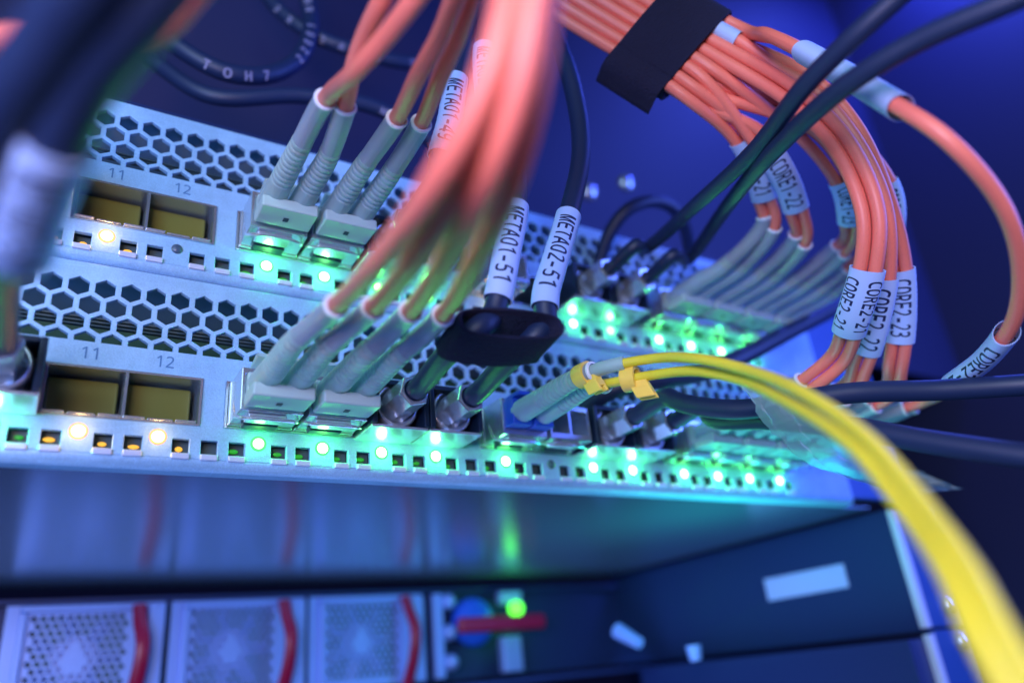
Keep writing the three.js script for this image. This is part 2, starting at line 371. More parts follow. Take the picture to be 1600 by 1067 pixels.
// lower switch, ports 13 and 14: four orange cords sagging towards the lens and up
{
  const a = thing('fiber_patch_cable', 'orange duplex fibre cable in lower switch, plugged beside the empty ports 11 and 12', 'cable', [portX(13), 5, 20], 'orange fibre cables');
  fibreEnd(a, 13, 0, [
    [[33.5, 9.1, 48.0], [27.6, -1.9, 85.5], [25.0, -4.6, 107.3], [25.9, 0.4, 115.8], [27.1, 9.3, 120.1], [30.2, 22.7, 121.4]],
    [[40.0, 9.4, 49.8], [31.7, -1.6, 87.0], [28.4, -3.0, 106.5], [28.8, 2.3, 114.9], [30.1, 12.5, 118.6], [33.2, 26.3, 120.1]]]);
  const b = thing('fiber_patch_cable', 'orange duplex fibre cable in lower switch beside the hexagonal cable nuts', 'cable', [portX(14), 5, 20], 'orange fibre cables');
  fibreEnd(b, 14, 0, [
    [[47.8, 10.5, 46.4], [36.4, -0.4, 86.9], [30.1, -3.8, 108.5], [29.1, 0.8, 116.8], [29.1, 9.1, 121.4], [31.9, 22.5, 122.5]],
    [[54.4, 10.7, 46.9], [41.6, 1.3, 86.0], [34.6, -1.0, 106.4], [33.4, 4.9, 114.0], [33.0, 14.0, 118.6], [35.6, 28.0, 120.0]]]);
  transceiver(13, 0, 'silver transceiver under the orange cables in lower switch, beside port 12');
  transceiver(14, 0, 'silver transceiver under the orange cables in lower switch, beside the hexagonal nuts');
}
// upper switch, ports 13 and 14
{
  const a = thing('fiber_patch_cable', 'orange duplex fibre cable in upper switch with crossing cords and pale boots', 'cable', [portX(13), 49, 20], 'orange fibre cables');
  fibreEnd(a, 13, 44.45, [
    [[31.0, 51.9, 52.0], [29.9, 42.2, 71.2], [31.1, 40.9, 81.8], [32.1, 40.9, 90.3], [33.6, 43.3, 97.9], [35.7, 49.6, 102.7]],
    [[34.7, 51.4, 54.0], [32.4, 50.9, 64.3], [31.7, 51.2, 71.9], [31.6, 51.3, 79.9], [32.8, 54.5, 87.6], [34.4, 59.6, 94.0]]]);
  const b = thing('fiber_patch_cable', 'orange duplex fibre cable in upper switch with parallel cords', 'cable', [portX(14), 49, 20], 'orange fibre cables');
  fibreEnd(b, 14, 44.45, [
    [[45.6, 52.3, 52.0], [41.8, 46.8, 71.1], [41.1, 46.4, 80.8], [40.1, 47.0, 88.4], [40.3, 50.0, 95.4], [41.7, 56.8, 100.0]],
    [[51.1, 53.1, 52.0], [46.7, 49.4, 70.4], [45.2, 49.2, 79.8], [43.8, 50.0, 87.3], [43.6, 53.3, 94.1], [45.0, 60.4, 98.9]]]);
  transceiver(13, 44.45, 'silver transceiver under the crossing orange cords in upper switch');
  transceiver(14, 44.45, 'silver transceiver under the parallel orange cords in upper switch');
}
// lower switch, port 17: yellow duplex cable; port 18: open transceiver
{
  const a = thing('fiber_patch_cable', 'yellow duplex fibre cable with blue connector and white boots', 'cable', [portX(17), 5, 20]);
  const up = [[95.2, 7.9, 45.0], [100.7, 6.6, 56.0], [99.2, 1.0, 69.0], [97.6, -5.7, 80.1], [90.0, -16.5, 95.6], [83.0, -28.2, 108.3], [74.9, -39.9, 117.7], [70.0, -46.7, 122.6], [66.5, -52.1, 125.4], [65.4, -57.1, 127.2], [65.0, -62.0, 128.2]];
  const dn = [[98.0, 5.3, 44.0], [101.8, 3.8, 54.0], [101.9, 0.3, 65.1], [100.7, -5.5, 75.7], [93.3, -15.7, 90.3], [84.2, -28.2, 105.2], [76.1, -39.6, 114.7], [70.3, -46.7, 120.2], [66.8, -52.1, 122.9], [65.8, -57.3, 124.7], [65.7, -62.4, 125.9]];
  fibreEnd(a, 17, 0, [up, dn], { cordMat: M.yellow, r: 1.05, blue: true, tube: 5, bootEnd: 38 });
  const cu = curveOf([[portX(17) - 3.15, 8.4, 35], ...up]), cd = curveOf([[portX(17) + 3.15, 8.4, 35], ...dn]);
  part(a, 'cord_jacket', sweep(along(cu, 0.01, 0.118, 20), [1.5, 1.5], { round: 20, inner: 0.75 }), M.boot, 'white sleeve on the yellow cord');
  const clip = (c, t0, name, up2) => {
    const pts = along(c, t0, t0 + 0.024, 6);
    const ring = sweep(pts, [2.75, 2.75], { round: 24, inner: 0.72 });
    const mid = pts[3], T = pts[6].clone().sub(pts[0]).normalize();
    const dn2 = new THREE.Vector3(0.15, up2, 0.35).normalize();
    const sx = new THREE.Vector3().crossVectors(T, dn2).normalize();
    const blk = [];
    for (const [o, e, w] of [[2.6, 1.6, 2.2], [4.0, 1.5, 0.8]]) for (const sgn of o > 3 ? [-1, 1] : [0]) {
      const g = new RoundedBoxGeometry(4.2, e * 2, w, 2, 0.3);
      const m = new THREE.Matrix4().makeBasis(T, dn2, sx); g.applyMatrix4(m);
      const p = mid.clone().addScaledVector(dn2, o).addScaledVector(sx, sgn * 0.9).addScaledVector(T, 1.2); g.translate(p.x, p.y, p.z); blk.push(g);
    }
    part(a, name, merge([ring, ...blk]), M.yellowClip);
  };
  clip(cu, 0.028, 'cord_clip', -1);
  clip(cd, 0.105, 'cord_clip', -1);
  transceiver(17, 0, 'silver transceiver holding the blue connector of the yellow cable');
  transceiver(18, 0, 'empty silver transceiver with two dark openings, beside the blue connector');
  transceiver(17, 44.45, 'silver transceiver with amber glow behind the two white cable labels');
}

// ---------------------------------------------------------------- direct attach copper cables
function dac(k, y, label, pts, { r = 2.35, sleeves = [], nut = true } = {}) {
  const x = portX(k), yc = y + 8.4, t = thing('copper_cable', label, 'cable', [x, y + 3, 12], 'black copper cables');
  const shell = [box(x - 7.0, x - 5.7, y + 3.0, y + 13.6, 0.6, 12.4, 0.3), box(x + 5.7, x + 7.0, y + 3.0, y + 13.6, 0.6, 12.4, 0.3), box(x - 5.69, x + 5.69, y + 12.4, y + 13.6, 0.6, 12.4, 0.3), box(x - 5.69, x + 5.69, y + 4.4, y + 12.39, 0.6, 4.5)];
  const plug = part(t, 'plug', merge(shell), M.plug);
  part(plug, 'base_plate', box(x - 6.9, x + 6.9, y + 2.3, y + 2.95, 0.4, 11.6, 0.2), M.steel);
  const cup = new THREE.LatheGeometry([[2.6, 4.6], [5.4, 4.6], [5.5, 9.4], [5.2, 10.2], [4.7, 10.3], [4.3, 9.8], [4.15, 7.2], [2.6, 6.6]].map(([a, b]) => new THREE.Vector2(a, b)), 32);
  cup.rotateX(Math.PI / 2); cup.translate(x, yc, 0);
  part(plug, 'collar', cup, M.steel);
  const hs = new THREE.Shape();
  for (let i = 0; i < 6; i++) { const a = i / 6 * Math.PI * 2 + 0.25; if (i) hs.lineTo(3.75 * Math.cos(a), 3.75 * Math.sin(a)); else hs.moveTo(3.75 * Math.cos(a), 3.75 * Math.sin(a)); }
  hs.closePath();
  const hole = new THREE.Path(); hole.absarc(0, 0, r + 0.08, 0, Math.PI * 2, true); hs.holes.push(hole);
  const ng = new THREE.ExtrudeGeometry(hs, { depth: 12.6, bevelEnabled: true, bevelThickness: 0.3, bevelSize: 0.3, bevelOffset: -0.3, bevelSegments: 2, curveSegments: 24 });
  ng.translate(x, yc, 7);
  part(plug, 'hex_nut', ng, M.steel);
  const cv = curveOf(runOn([[x, yc, 12], [x, yc, 22], ...pts]));
  part(t, 'cord', sweep(along(cv, 0, 1, 190), [r, r], { round: 24 }), M.black);
  for (const [sp, text, n] of sleeves) labelSleeve(t, sp, r + 0.55, r + 0.3, text, n || 3, undefined, cv);
  return t;
}
// lower 15 / 16
dac(15, 0, 'black copper cable in lower switch beside the orange cables, with white sleeve META01-51', [[60.3, 8.2, 40.9], [61.0, 8.8, 50.8], [65.8, 13.4, 50.0], [66.9, 17.4, 51.0], [70.2, 28.7, 51.0], [74.2, 41.1, 50.0], [78.5, 64, 46], [82, 92, 42], [86, 150, 46]], { sleeves: [[[[74.2, 41.1, 50.0], [70.5, 29.0, 50.6], [67.1, 16.5, 50.0]], 'META01-51']] });
dac(16, 0, 'black copper cable in lower switch beside the blue connector, with white sleeve META02-51', [[74.0, 8.2, 40.8], [73.6, 8.8, 51.4], [76.8, 12.8, 52.0], [76.9, 17.4, 52.5], [81.9, 28.8, 51.5], [88.3, 42.3, 50.0], [97.2, 66.1, 48.0], [98.9, 91.1, 46.0], [96.3, 110.0, 44.0], [86.4, 129.3, 44.0]], { sleeves: [[[[88.3, 42.6, 50.0], [82.4, 29.3, 50.8], [75.8, 15.8, 52.0]], 'META02-51']] });
// upper 15 / 16
dac(15, 44.45, 'black copper cable in upper switch, with white sleeve META01-49', [[62.4, 53, 32], [61.9, 53.6, 40], [58.7, 50.3, 44.5], [59.7, 54.8, 45.0], [62.4, 64.1, 44.6], [65.2, 77.0, 44.0], [70.2, 104.4, 46.0], [73.9, 127.5, 48.0]], { sleeves: [[[[65.8, 78.5, 43.0], [62.9, 65.0, 43.6], [59.4, 52.9, 44.0]], 'META01-49']] });
dac(16, 44.45, 'black copper cable in upper switch, with white sleeve META02-49', [[76.6, 53, 34], [75.6, 53.8, 44], [71.7, 55.7, 48.5], [71.3, 62.5, 48.5], [72.7, 86.4, 46.0], [76.6, 114.7, 48.0]], { sleeves: [[[[72.7, 89.7, 45.0], [72.5, 78.2, 46.0], [72.2, 65.8, 47.0]], 'META02-49']] });
// upper 19 / 20 running up over the orange bundle
dac(19, 44.45, 'thick black copper cable in upper switch, crossing the bundle nearest the strap', [[125.3, 53.6, 32], [136.5, 59.3, 25.1], [130.8, 56.6, 51.4], [119.3, 49.7, 79.5], [106.6, 44.4, 102.4], [104.1, 43.8, 113.5], [105.2, 45.6, 123.2], [106.6, 47.4, 132.9]], { r: 1.9 });
dac(20, 44.45, 'thick black copper cable in upper switch, crossing the bundle beside the long sleeve', [[139.4, 53.8, 32], [152.8, 59.2, 25.3], [139.4, 57.0, 54.7], [118.4, 45.6, 84.6], [105.1, 37.1, 110.6], [105.4, 35.5, 123.1], [107.2, 33.2, 133.6], [109.9, 31.8, 142.6]], { r: 1.9 });
// lower 19 / 20 running off to the side
dac(19, 0, 'thick black copper cable in lower switch, running level past the small white boots', [[124.8, 8.6, 34], [125.4, 6.4, 36.7], [129.9, 0.4, 49.7], [136.0, -1.0, 60.9], [144.9, -1.0, 69.4], [159.7, -2.8, 80.9], [170.7, -5.3, 94.8], [173.5, -8.6, 108.0]]);
dac(20, 0, 'thick black copper cable in lower switch, sagging below the level black cable', [[139.0, 8.6, 32], [140.0, 5.2, 32.6], [138.2, -1.9, 51.3], [137.0, -10.6, 72.2], [139.1, -17.5, 85.6], [141.9, -24.2, 99.7], [144.5, -29.4, 111.8]]);
// lower 10 and 9, close to the lens
dac(10, 0, 'black copper cable with a large blurred white sleeve close to the orange-lit ports', [[-14.2, 7.6, 45], [-13.4, 4, 66], [-11.0, -4.6, 74.1], [-9.1, -4.2, 91.4], [-6.9, -1.4, 102.2], [-3.8, 0.3, 110.4], [-1.0, 3.2, 116.5]], { r: 2.8, sleeves: [[[[-8.3, -3.4, 95.6], [-9.2, -4.6, 87.2], [-10.5, -5.0, 76.9]], 'META01-50', 3]] });
dac(9, 0, 'black copper cable running beside the large blurred white sleeve', [[-28.4, 7.8, 45], [-24, 4, 70], [-15.6, -3.8, 84.6], [-11.9, -1.9, 98.6], [-9.2, -0.5, 106.5], [-6.8, 0.7, 114.0]], { r: 2.9 });
dac(10, 44.45, 'black copper cable in upper switch next to the port lit amber', [[-14.2, 53, 40], [-12.9, 42.2, 58.0], [-15.7, 48.2, 66.0], [-16.2, 49.2, 76.0]], { r: 2.35 });

// ---------------------------------------------------------------- the bundle under the strap: fibre cables of ports 21 to 24
const strapC = (i, l) => { const P0 = [109.0, 84.2, 62.2], P1 = [118.4, 97.3, 75.4], Q = [111.0, 86.5, 60.5]; const f = i / 7; return [0, 1, 2].map((j) => P0[j] + (P1[j] - P0[j]) * f + (Q[j] - P0[j]) * l); };
const strapIn = (i, l) => { const P0 = [88.7, 105.1, 51.9], P1 = [98.4, 118.7, 65.7], Q = [90.2, 107.6, 50.1]; const f = i / 7; return [0, 1, 2].map((j) => P0[j] + (P1[j] - P0[j]) * f + (Q[j] - P0[j]) * l); };
const strapFar = (i, l) => { const P0 = [65.2, 127.1, 42.8], P1 = [75.1, 141.1, 56.9], Q = [66.3, 130.0, 40.9]; const f = i / 7; return [0, 1, 2].map((j) => P0[j] + (P1[j] - P0[j]) * f + (Q[j] - P0[j]) * l); };
const strapOut = (i, l) => { const P0 = [116.5, 73.9, 66.9], P1 = [127.0, 87.3, 81.1], Q = [118.6, 76.1, 65.3]; const f = i / 7; return [0, 1, 2].map((j) => P0[j] + (P1[j] - P0[j]) * f + (Q[j] - P0[j]) * l); };
function bundled(k, y, label, slots, mid, off, opt = {}) {
  const t = thing('fiber_patch_cable', label, 'cable', [portX(k), y + 5, 20], 'orange fibre cables');
  const core = curveOf([[portX(k), y + 8.4, 13], [portX(k), y + 8.4, 35], ...mid, strapOut(slots[0][0], slots[0][1])]);
  const cords = slots.map(([i, l], c) => [...mid.map((p) => {
    const T = core.getTangentAt(nearestT(core, p)), F = new THREE.Vector3(-5.5, -52.1, 162.8).sub(V(p)).normalize();
    const N = F.addScaledVector(T, -F.dot(T)).normalize(), B = new THREE.Vector3().crossVectors(N, T);
    const o = off === 'behind' ? N.multiplyScalar(c ? -1.55 : 1.55) : B.multiplyScalar((c ? 1.55 : -1.55) * (B.x < 0 ? -1 : 1));
    return [p[0] + o.x, p[1] + o.y, p[2] + o.z];
  }), strapOut(i, l), strapC(i, l), strapIn(i, l), strapFar(i, l)]);
  fibreEnd(t, k, y, cords, { r: 1.5, tube: opt.tube ?? 13, bootEnd: opt.bootEnd ?? 38 });
  for (const [sp, a, b, text, n] of opt.sleeves || []) labelSleeve(t, sp, a, b, text, n, undefined, core);
  transceiver(k, y, 'silver transceiver in ' + (y ? 'upper' : 'lower') + ' switch, ' + ['nearest the copper cable nuts', 'second from the copper cable nuts', 'third from the copper cable nuts', 'at the far end of the port row'][k - 21]);
  return t;
}
const U = 44.45;
bundled(21, U, 'orange fibre cable with white sleeve, beside the copper cable nuts of upper switch', [[0, 0], [1, 0]], [[155.2, 55.5, 54.0], [151.9, 59.8, 56.6], [144.3, 64.4, 61.9], [133.1, 69.7, 66.5]], 'beside', { tube: 17, sleeves: [[[[135.7, 68.6, 66.4], [143.3, 64.3, 62.5], [151.1, 59.7, 57.4]], 3.5, 2.1, 'CORE1-21', 3]] });
bundled(22, U, 'orange fibre cable with white sleeve, second from the copper cable nuts of upper switch', [[2, 0], [0, 1]], [[167.5, 53.6, 54.0], [159.9, 55.8, 59.8], [149.0, 61.1, 65.9], [137.4, 67.1, 69.3]], 'beside', { tube: 17, sleeves: [[[[142.9, 65.6, 68.2], [149.2, 60.3, 65.6], [158.0, 55.9, 61.2]], 3.5, 2.1, 'CORE1-22', 3]] });
bundled(23, U, 'orange fibre cable in upper switch, its white sleeve partly hidden by other orange cords', [[3, 0], [1, 1]], [[187.1, 55.3, 54.0], [172.4, 52.9, 66.6], [162.4, 58.1, 73.2], [147.9, 66.6, 76.0]], 'beside', { tube: 15, sleeves: [[[[161.9, 59.5, 73.7], [168.5, 56.3, 71.1], [173.0, 52.9, 67.0]], 3.5, 2.1, 'CORE1-23', 3]] });
bundled(24, U, 'orange fibre cable in upper switch at the far end of its row of white boots', [[3, 1], [2, 1]], [[198.4, 54.3, 53.0], [180.0, 47.1, 71.2], [172.6, 54.8, 78.3], [152.9, 67.5, 79.8]], 'beside', { tube: 8, sleeves: [[[[171.2, 57.2, 78.6], [176.5, 52.5, 75.7], [179.7, 48.9, 72.0]], 3.5, 2.1, 'CORE1-24', 3]] });
bundled(21, 0, 'orange fibre cable in lower switch with white sleeve CORE2-21', [[4, 0], [5, 0]], [[156.0, 9.3, 53.0], [155.4, 11.8, 62.2], [146.4, 15.2, 73.8], [140.7, 23.0, 84.7], [137.6, 32.0, 90.1], [134.2, 47.3, 90.7], [131.1, 65.1, 85.1]], 'beside', { tube: 13, sleeves: [[[[141.8, 21.7, 84.7], [144.5, 17.2, 78.9], [148.0, 12.3, 70.7]], 3.7, 2.2, 'CORE2-21', 4]] });
bundled(22, 0, 'orange fibre cable in lower switch with white sleeve CORE2-22 behind another sleeve', [[4, 1], [5, 1]], [[172.2, 9.9, 53.0], [167.5, 12.3, 60.0], [161.4, 16.6, 68.8], [154.3, 26.9, 80.1], [147.7, 38.3, 87.1], [141.1, 54.0, 88.4], [135.3, 69.0, 84.7]], 'beside', { tube: 11, sleeves: [[[[156.1, 26.4, 78.4], [159.7, 20.0, 72.1], [164.3, 14.3, 64.2]], 3.6, 2.1, 'CORE2-22', 3]] });
const coreTwentyThree = bundled(23, 0, 'orange fibre cable in lower switch with white sleeve CORE2-23', [[6, 0], [6, 1]], [[188.5, 10.3, 53.0], [178.8, 13.1, 62.7], [172.7, 21.1, 70.8], [164.5, 31.5, 78.9], [153.6, 42.8, 85.5], [143.6, 56.5, 88.8], [136.6, 70.2, 86.2]], 'beside', { tube: 9, sleeves: [[[[165.8, 30.5, 77.9], [171.2, 25.1, 73.2], [176.2, 17.8, 67.4]], 3.6, 2.1, 'CORE2-23', 3]] });
bundled(24, 0, 'orange fibre cable arching far out beside the bundle, with long plain sleeve and CORE2-24 sleeve', [[7, 0], [7, 1]], [[207.2, 9.9, 53.0], [171.9, 1.4, 78.2], [163.4, 1.7, 91.0], [154.3, 4.5, 102.3], [142.7, 10.5, 110.9], [130.7, 16.9, 115.6], [118.8, 25.3, 116.1], [116.5, 37.4, 110.5], [120.2, 57.2, 99.9], [122.4, 75.0, 89.8]], 'behind', { tube: 10, sleeves: [[[[158.1, 2.3, 98.4], [163.3, 1.6, 89.7], [170.9, 1.3, 77.4]], 2.4, 3.7, 'CORE2-24', 3], [[[121.0, 63.7, 96.1], [117.1, 34.4, 111.9]], 2.4, 3.7, '', 1]] });
{
  const w0 = V(strapC(6, 0)).lerp(V(strapOut(6, 0)), 0.42), w1 = V(strapC(6, 0)).lerp(V(strapOut(6, 0)), 0.98);
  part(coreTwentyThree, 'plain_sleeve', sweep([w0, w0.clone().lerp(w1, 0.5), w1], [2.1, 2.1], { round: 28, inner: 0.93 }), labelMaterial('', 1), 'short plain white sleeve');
}
// straps
function strap(label, c0, c1, fwd, { wide = 8, thick = 4.4, sink = 1.6, spare = 2.2, tail = 6 } = {}) {
  const t = thing('hook_and_loop_strap', label, 'strap', [c0.x, c0.y, c0.z]);
  const e1 = c1.clone().sub(c0).normalize(), e2 = new THREE.Vector3().crossVectors(fwd, e1).normalize();
  const half = c0.distanceTo(c1) / 2 + spare, mid = c0.clone().add(c1).multiplyScalar(0.5);
  if (e2.dot(new THREE.Vector3(-5.5, -52.1, 162.8).sub(mid)) < 0) e2.negate();
  mid.addScaledVector(e2, -sink);
  const loop = [];
  for (let i = 0; i <= 72; i++) {
    const a = i / 72 * Math.PI * 2, ca = Math.cos(a), sa = Math.sin(a), p = 0.55;
    loop.push(mid.clone().addScaledVector(e1, half * Math.sign(ca) * Math.abs(ca) ** p).addScaledVector(e2, thick * Math.sign(sa) * Math.abs(sa) ** p));
  }
  const ribbon = (line, normal, closed) => {
    const pos = [], uv = [], idx = [], n = line.length - 1, sec = [[0, -1], [0.45, -1.03], [0.9, -0.99], [0.9, 0], [0.9, 0.99], [0.45, 1.03], [0, 1]];
    line.forEach((p, i) => { const nn = normal(p, i); for (const [o, w] of sec) { const v = p.clone().addScaledVector(nn, o).addScaledVector(fwd, w * wide); pos.push(v.x, v.y, v.z); uv.push(i * 0.8, w * wide); } });
    const m = sec.length;
    for (let i = 0; i < n; i++) for (let j = 0; j < m; j++) { const a = i * m + j, b = i * m + (j + 1) % m; idx.push(a, b, a + m, a + m, b, b + m); }
    if (!closed) for (const i of [0, n]) for (let j = 1; j < m - 1; j++) idx.push(i * m, i * m + j, i * m + j + 1);
    const g = new THREE.BufferGeometry(); g.setAttribute('position', new THREE.Float32BufferAttribute(pos, 3)); g.setAttribute('uv', new THREE.Float32BufferAttribute(uv, 2)); g.setIndex(idx);
    g.computeVertexNormals();
    return g;
  };
  part(t, 'band', ribbon(loop, (p) => p.clone().sub(mid).normalize(), true), M.strap);
  if (tail) {
    const o = mid.clone().addScaledVector(e1, -half);
    part(t, 'loose_end', ribbon(along(curveOf([o.clone().addScaledVector(e1, 3).addScaledVector(e2, thick * 0.9), o.clone().addScaledVector(e1, -tail * 0.4).addScaledVector(e2, thick * 0.8), o.clone().addScaledVector(e1, -tail).addScaledVector(e2, -1)]), 0, 1, 12), () => e2, false), M.strap);
  }
}
strap('dark hook and loop strap wrapped around the big orange cable bundle', V([109.0, 84.2, 62.2]), V([118.4, 97.3, 75.4]), V(strapOut(3, 0)).sub(V(strapIn(3, 0))).normalize());
strap('black hook and loop strap tying two black cables together above the hexagonal nuts', V([59.4, 8.8, 48.7]), V([73.8, 8.8, 52.1]), new THREE.Vector3(0.02, 0.22, 1).normalize(), { wide: 4.6, thick: 2.95, sink: -0.3, spare: 2.2, tail: 0 });

// ---------------------------------------------------------------- equipment below
{
  const t = thing('server_chassis', 'dark server chassis with recessed rear panel below the switches', 'server', [100, -50, -80]);
  part(t, 'side_wall', box(262, 265, -49, -7.2, -168, -1), M.rack);
  part(t, 'back_panel', box(-80, 262, -49, -11, -168, -165), M.rack);
  part(t, 'ear', box(262, 284, -48.4, -7.4, -0.8, 1.2, 0.4), M.ear);
  part(t, 'ear_edge', box(258.8, 262, -48.4, -8, -1.2, 1.6, 0.3), M.lip);
  const st = part(t, 'sticker', box(261.6, 261.98, -31.2, -22.6, -65.5, -26.2), std({ color: rgb(0.42, 0.5, 0.85), roughness: 0.6 }), 'blank pale sticker');
  const c = new THREE.SphereGeometry(3.4, 20, 10); c.scale(1, 1, 0.7); c.translate(276.5, -41.4, 2);
  part(t, 'screw', c, M.steel);
  part(t, 'top_lip', box(-80, 262, -12.4, -10.8, -164.9, -158), M.rack);
  const u = thing('server_chassis', 'dark server chassis below the one with the pale sticker', 'server', [100, -95, -80]);
  part(u, 'side_wall', box(250, 265, -95, -51.5, -140, -1), M.rack);
  part(u, 'top_plate', box(-80, 250, -52.5, -51, -260, -130), M.rack);
  part(u, 'ear', box(262.2, 284, -95, -49.4, -0.8, 1.2, 0.4), M.ear);
  part(u, 'ear_edge', box(258.8, 262, -95, -50.4, -1.2, 1.6, 0.3), M.lip);
  const c2 = new THREE.SphereGeometry(3.4, 20, 10); c2.scale(1, 1, 0.7); c2.translate(277.5, -53.4, 2);
  part(u, 'screw', c2, M.steel);
}
const psuLabels = ['silver power supply with red lever, farthest from the blue knob', 'silver power supply with red lever, between two other power supplies', 'silver power supply with red lever, closest to the blue knob'];
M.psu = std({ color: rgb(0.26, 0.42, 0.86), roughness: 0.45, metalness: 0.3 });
M.red = std({ color: rgb(0.32, 0.003, 0.04), roughness: 0.35 });
for (let i = 0; i < 3; i++) {
  const x = -8 + i * 52, z = -157;
  const t = thing('power_supply', psuLabels[i], 'power supply', [x + 24, -48, z], 'power supplies in the server');
  const s = new THREE.Shape();
  s.moveTo(x, -48.5); s.lineTo(x + 50, -48.5); s.lineTo(x + 50, -13); s.lineTo(x, -13); s.closePath();
  for (let r = 0; r < 12; r++) for (let c = 0; c < 12; c++) {
    const hx = x + 8.5 + c * 2.7 + (r % 2) * 1.35, hy = -17.5 - r * 2.4;
    if (hx > x + 37 || Math.hypot(hx - x - 22, hy + 31) < 4) continue;
    const p = new THREE.Path();
    for (let k = 0; k < 6; k++) { const a = k * Math.PI / 3 + Math.PI / 6; if (k) p.lineTo(hx + 1.15 * Math.cos(a), hy + 1.15 * Math.sin(a)); else p.moveTo(hx + 1.15, hy); }
    p.closePath(); s.holes.push(p);
  }
  const g = new THREE.ExtrudeGeometry(s, { depth: 1, bevelEnabled: false }); g.translate(0, 0, z - 1);
  part(t, 'grille', g, M.psu);
  part(t, 'fan_hub', (() => { const c = new THREE.CylinderGeometry(7.4, 7.4, 3, 28); c.rotateX(Math.PI / 2); c.translate(x + 22, -31, z - 4); return c; })(), M.psu);
  for (let k = 0; k < 7; k++) { const bl = new RoundedBoxGeometry(7, 4.6, 0.6, 1, 0.25); bl.rotateX(0.6); bl.translate(11, 0, 0); bl.rotateZ(k / 7 * Math.PI * 2); bl.translate(x + 22, -31, z - 4); part(t, 'fan_blade', bl, M.psu); }
  part(t, 'frame', merge([box(x + 4, x + 40, -15.5, -13.4, z, z + 2.4, 0.5), box(x + 4, x + 6.2, -48, -15.6, z, z + 2.4, 0.5), box(x + 44, x + 49.6, -48, -14, z, z + 3, 0.5)]), M.psu);
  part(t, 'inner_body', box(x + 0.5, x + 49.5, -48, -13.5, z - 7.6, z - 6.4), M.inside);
  part(t, 'lever', sweep(along(curveOf([[x + 40.5, -14.5, z + 4], [x + 40.8, -20, z + 7], [x + 42, -28, z + 10], [x + 41.5, -38, z + 9], [x + 39.5, -50, z + 5]]), 0, 1, 24), [1.1, 2.4], { front: [0, 0, 1], round: 16 }), M.red, 'dark red release lever');
}
{
  const z = -157, t = thing('power_inlet', 'round blue knob crossed by a red latch bar under a green light', 'power inlet', [175, -48, z]);
  part(t, 'bracket', merge([box(150, 154.5, -48, -13.5, z, z + 4, 0.6), box(183, 193, -48, -33, z, z + 5, 0.8), box(184, 196, -19, -13.5, z, z + 4, 0.6)]), M.psu);
  const k = new THREE.SphereGeometry(10.5, 28, 16); k.scale(1, 1, 0.55); k.translate(170, -26, z + 2);
  part(t, 'knob', k, std({ color: rgb(0.02, 0.12, 0.75), roughness: 0.35 }));
  part(t, 'latch_bar', box(158, 203, -31, -24.6, z + 8, z + 12, 1.6), M.red);
  for (const [sx, sy] of [[157, -17], [157, -30], [157, -42]]) { const c = new THREE.SphereGeometry(3.4, 18, 10); c.translate(sx, sy, z + 4); part(t, 'stud', c, M.psu); }
  const d = new THREE.SphereGeometry(3.4, 20, 12); d.translate(189.6, -21.6, z + 8);
  const led = part(t, 'status_led', d, std({ color: rgb(0.1, 0.5, 0.1), emissive: rgb(0.10, 1.0, 0.03), emissiveIntensity: 2.4, roughness: 0.4 }), 'lit green indicator');
  const l = new THREE.PointLight(rgb(0.05, 1, 0.05), 6e-4, 0, 2); l.position.set((189.6 - 175) * MM, (-21.6 + 48) * MM, (z + 8 - z) * MM); l.castShadow = true; l.shadow.radius = 0.15; led.add(l);
  for (const [a, b, n] of [[[197.9, -37.4, -88.5], [199.0, -43.1, -77.6], 'pale peg tilted beside the black recess of the server'], [[216.4, -45.7, -67.4], [216.7, -51.1, -67.5], 'pale upright peg at the edge of the black recess']]) {
    const p = thing('peg', n, 'peg', a);
    part(p, 'shaft', sweep(along(curveOf([a, b]), 0, 1, 4), (s) => [3.0 - 0.8 * s, 3.0 - 0.8 * s], { round: 14 }), M.psu);
  }
}

// ---------------------------------------------------------------- loose cables behind the switches' top
function looseCable(label, pts, r, text, t0, step, size) {
  const t = thing('black_cable', label, 'cable', pts[0], 'thin black cables above the switches');
  const c = curveOf(pts);
  const cord = part(t, 'cord', sweep(along(c, 0, 1, 60), [r, r], { round: 16 }), M.black);
  if (text) [...text].forEach((ch, i) => {
    if (ch === ' ') return;
    const u = t0 + i * step, p = c.getPointAt(u), T = c.getTangentAt(u);
    const out = new THREE.Vector3(-5.5, -52.1, 162.8).sub(p); out.addScaledVector(T, -out.dot(T)).normalize();
    const g = textGeo(ch, size, 0.08, fontBold);
    g.applyMatrix4(new THREE.Matrix4().makeBasis(T, new THREE.Vector3().crossVectors(out, T), out));
    p.addScaledVector(out, r + 0.02); g.translate(p.x, p.y, p.z);
    part(cord, 'printed_letter', g, M.print);
  });
}
looseCable('thin black cable printed 22001, hanging in a loop above upper switch', [[-11.7, 142.5, -18.0], [0.9, 125.1, -14.0], [11.1, 113.1, -10.0], [22.6, 107.7, -8.0], [32.9, 110.6, -8.0], [42.3, 121.2, -10.0], [48.0, 139.9, -14.0], [47.7, 165.6, -20.0], [46.5, 197.9, -30.0]], 2.6, 'TOH7  22001 NWX', 0.30, 0.031, 2.6);
looseCable('thin black cable with pale blue print, slanting behind the crossing orange cords', [[28.8, 173.8, -26.0], [40.5, 150.4, -20.0], [51.9, 140.9, -16.0], [64.0, 139.0, -14.0], [81.3, 139.7, -12.0], [108.7, 161.9, -14.0], [146.4, 206.0, -20.0]], 2.4, '2X22AWG 75C MAC', 0.16, 0.034, 2.2);
